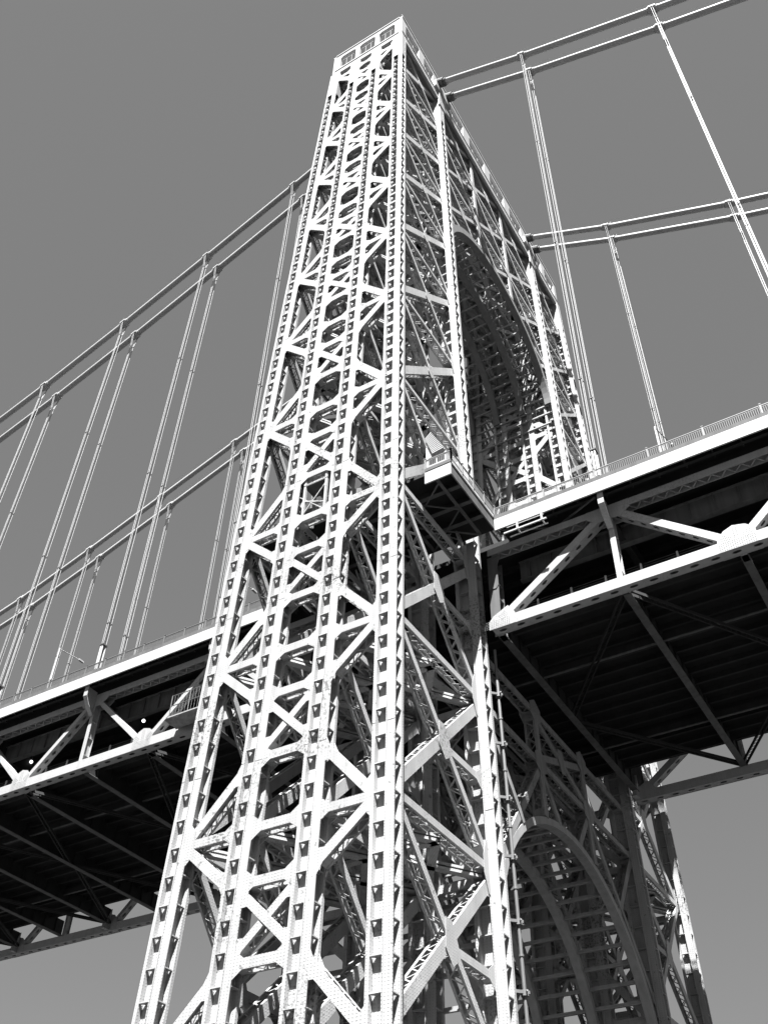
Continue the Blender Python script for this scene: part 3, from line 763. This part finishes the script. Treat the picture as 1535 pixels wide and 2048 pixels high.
m = MB(); A_, B_, C_, D_ = V((8.36, -26.0, 85.3)), V((8.97, -26.0, 85.9)), V((10.3, -26.0, 83.1)), V((9.1, -26.0, 82.95))
m.prism([A_, D_, C_, B_], (0, .1, 0))
for k in range(12):
    f = (k + .2) / 12; p, q = A_.lerp(D_, f), B_.lerp(C_, f); m.bar(p + V((0, -.05, 0)), q + V((0, -.05, 0)), .1, .09, up=V((0, 1, 0)))
m.hexa([(8.3, -25.9, 84.9), (10.3, -25.9, 83.0), (10.3, -23.1, 83.0), (8.3, -23.1, 84.9), (8.3, -25.9, 85.0), (10.3, -25.9, 83.1), (10.3, -23.1, 83.1), (8.3, -23.1, 85.0)])
m.build('ribbed_roof', FASC, hut)
cage = thing('inspection_platform', 'small railed inspection platform on posts inside the tower side face', 'platform', (0, -29.6, 77))
x0, x1, y0, y1, zf = -1.35, 1.05, -30.15, -28.6, 80.6
m = MB(); m.box((x0, y0, zf), (x1, y1, zf + .14)); m.build('floor_plate', GIRD, cage)
for x in (x0 + .1, x1 - .1):
    for y in (y0 + .1, y1 - .1):
        m = MB(); m.box((x - .11, y - .11, 76.9), (x + .11, y + .11, zf)); m.build('leg', STEEL, cage)
        m = MB(); m.box((x - .12, y - .12, zf + .14), (x + .12, y + .12, zf + 1.4)); m.build('rail_post', FASC, cage)
m = MB()
for y in (y0 + .1, y1 - .1):
    m.bar((x0 + .1, y, zf + 1.25), (x1 - .1, y, zf + 1.25), .07, .07); m.bar((x0 + .1, y, zf + .25), (x1 - .1, y, zf + .25), .05, .05); k = x0 + .3
    while k < x1 - .2: m.bar((k, y, zf + .25), (k, y, zf + 1.25), .045, .045); k += .15
for x in (x0 + .1, x1 - .1):
    m.bar((x, y0, zf + 1.25), (x, y1, zf + 1.25), .07, .07); k = y0 + .3
    while k < y1 - .2: m.bar((x, k, zf + .25), (x, k, zf + 1.25), .045, .045); k += .15
m.build('railing', FASC, cage)
m = MB(); m.bar((x0 + .1, y0 + .1, 77.4), (x1 - .1, y0 + .1, 80.3), .09, .09); m.bar((x0 + .1, y0 + .1, 78.9), (x1 - .1, y0 + .1, 77.9), .12, .12); m.bar((x0 - .8, y0 + .1, 80), (x1 - .3, y0 + .1, 77.2), .08, .08); m.bar((x0 + .1, y1, 79.9), (x1, y1, 79.9), .16, .16); m.build('cross_brace', STEEL, cage)
sc = thing('work_scaffold', 'pipe railed work scaffold with sagging tarp at the left truss end', 'scaffold', (-22.5, -17.3, 71))
m = MB(); m.box((-24.6, -18.4, 71.1), (-19.8, -16.75, 71.22)); m.build('plank_floor', TARP, sc)
m = MB()
for x in (-24.5, -22.2, -19.9): m.tube((x, -18.35, 71.2), (x, -18.35, 73.6), .05, 6)
for z in (72.4, 73.55): m.tube((-24.5, -18.35, z), (-19.9, -18.35, z), .045, 6)
for k in range(1, 12): m.tube((-24.5 + k * .38, -18.35, 71.2), (-24.5 + k * .38, -18.35, 73.55), .014, 4)
m.build('pipe_railing', RAILD, sc)
m = MB(); n = 12; vs = []; fs = []
for a in range(n + 1):
    for b in range(5):
        vs.append((-24.9 + a * .42, -18.5 + b * .45, 70.95 - .9 * math.sin(math.pi * a / n) * math.sin(math.pi * b / 4) * .7 - random.random() * .22))
for a in range(n):
    for b in range(4): fs.append((a * 5 + b, a * 5 + b + 1, (a + 1) * 5 + b + 1, (a + 1) * 5 + b))
nv = len(vs); vs += [(x, y, z + .05) for x, y, z in vs]; fs += [tuple(nv + q for q in reversed(f)) for f in fs[:]]
m.add(vs, fs); m.build('tarp', TARP, sc)
hb = thing('hanging_rail_frame', 'short double rail frame hung under the fascia beside the sidewalk corner', 'rail frame', (13.7, -18.3, 79))
m = MB(); m.bar((11.9, -18.5, 78.35), (15.9, -18.5, 78.35), .13, .13); m.bar((12.2, -18.5, 78.9), (15.7, -18.5, 78.9), .05, .05); m.bar((12.2, -17.9, 78.3), (15.8, -17.9, 78.3), .1, .1); m.build('rail', FASC, hb)
for x in (13.2, 15.5):
    m = MB(); m.bar((x, -18.5, 78.3), (x, -18.5, 79.3), .16, .16); m.bar((x, -18.5, 78.35), (x, -17.9, 78.3), .12, .12); m.build('hanger', FASC, hb)
# drain pipe strapped to the inner column
dp = thing('drain_pipe', 'pale jointed drain pipe strapped down the column beside the lower arch', 'pipe', (hx(20) + .2, -14.9, 20))
zz = 69.5
while zz > 20:
    z0 = zz - 4.6
    m = MB(); a = V((hx(zz) + .12, -14.75, zz)); b = V((hx(z0) + .12, -14.75, z0)); m.tube(a, b, .13, 8); m.tube(a.lerp(b, .45), a.lerp(b, .48), .18, 8); m.build('pipe_length', PIPEM, dp)
    m = MB(); m.bar(b + V((-.55, -.75, .1)), b + V((.3, .1, .1)), .16, .2); m.bar(b + V((-.3, .45, -.05)), b + V((.35, -.35, .12)), .1, .12); m.tube(b + V((0, 0, -.12)), b + V((0, 0, .25)), .28, 8); m.bar(b + V((-.2, .2, .2)), b + V((-.25, .28, 2.2)), .07, .07); m.build('pipe_bracket', PIPEM, dp)
    zz = z0
# ------------------------------------------------------------------ ground
m = MB(); G = 4000; m.add([(-G, -G, ZG - .1), (G, -G, ZG - .1), (G, G, ZG - .1), (-G, G, ZG - .1)], [(0, 1, 2, 3)])
g = m.build('ground', GROUND); g['kind'] = 'structure'
# ------------------------------------------------------------------ light and sky
AZ = math.radians(28); EL = math.radians(61)      # azimuth from -Y towards +X
sd = V((math.sin(AZ) * math.cos(EL), -math.cos(AZ) * math.cos(EL), math.sin(EL)))
sun = bpy.data.lights.new('sun', 'SUN'); sun.energy = 5.0; sun.angle = math.radians(.5); sun.color = (1, 1, 1)
so = bpy.data.objects.new('sun', sun); COL.objects.link(so); so.rotation_euler = sd.to_track_quat('Z', 'Y').to_euler()
w = bpy.data.worlds.new('World'); S.world = w; w.use_nodes = True; nt = w.node_tree; N = nt.nodes; L = nt.links
bg = N['Background']; sky = N.new('ShaderNodeTexSky'); sky.sky_type = 'NISHITA'; sky.sun_disc = False
sky.sun_elevation = EL; sky.sun_rotation = math.atan2(sd.x, sd.y); sky.air_density = 1; sky.dust_density = .3; sky.ozone_density = 2
sp = N.new('ShaderNodeSeparateColor'); L.new(sky.outputs[0], sp.inputs[0])
pw = N.new('ShaderNodeMath'); pw.operation = 'POWER'; pw.inputs[1].default_value = .415; L.new(sp.outputs[0], pw.inputs[0])   # monochrome film through a red filter
cb = N.new('ShaderNodeCombineColor')
fl = N.new('ShaderNodeMath'); fl.operation = 'MULTIPLY'; fl.inputs[1].default_value = .88; L.new(pw.outputs[0], fl.inputs[0])
for i in range(3): L.new(fl.outputs[0], cb.inputs[i])
L.new(cb.outputs[0], bg.inputs['Color']); bg.inputs['Strength'].default_value = .0500
# ------------------------------------------------------------------ camera
cd = bpy.data.cameras.new('camera'); co = bpy.data.objects.new('camera', cd); COL.objects.link(co)
Rr = V((0.8532221671, 0.5210706703, 0.0223000010)); F = V((-0.3892003896, 0.6076648194, 0.6922907800)).normalized()
Rr = (Rr - F * Rr.dot(F)).normalized(); U = Rr.cross(F)
mt = Matrix(((Rr.x, U.x, -F.x, 0), (Rr.y, U.y, -F.y, 0), (Rr.z, U.z, -F.z, 0), (0, 0, 0, 1))); mt.translation = V((37.37871, -77.71755, 19.4835))
co.matrix_world = mt
cd.sensor_fit = 'HORIZONTAL'; cd.sensor_width = 36; cd.lens = 36 * 1993.348666856876 / 1535; cd.clip_end = 12000; cd.clip_start = .1
S.camera = co
S.view_settings.view_transform = 'Standard'; S.view_settings.look = 'None'; S.view_settings.gamma = 1; S.view_settings.use_curve_mapping = False
S.view_settings.exposure = 2.45
S.render.resolution_x = 767; S.render.resolution_y = 1024
S.cycles.max_bounces = 5; S.cycles.diffuse_bounces = 2; S.cycles.glossy_bounces = 2
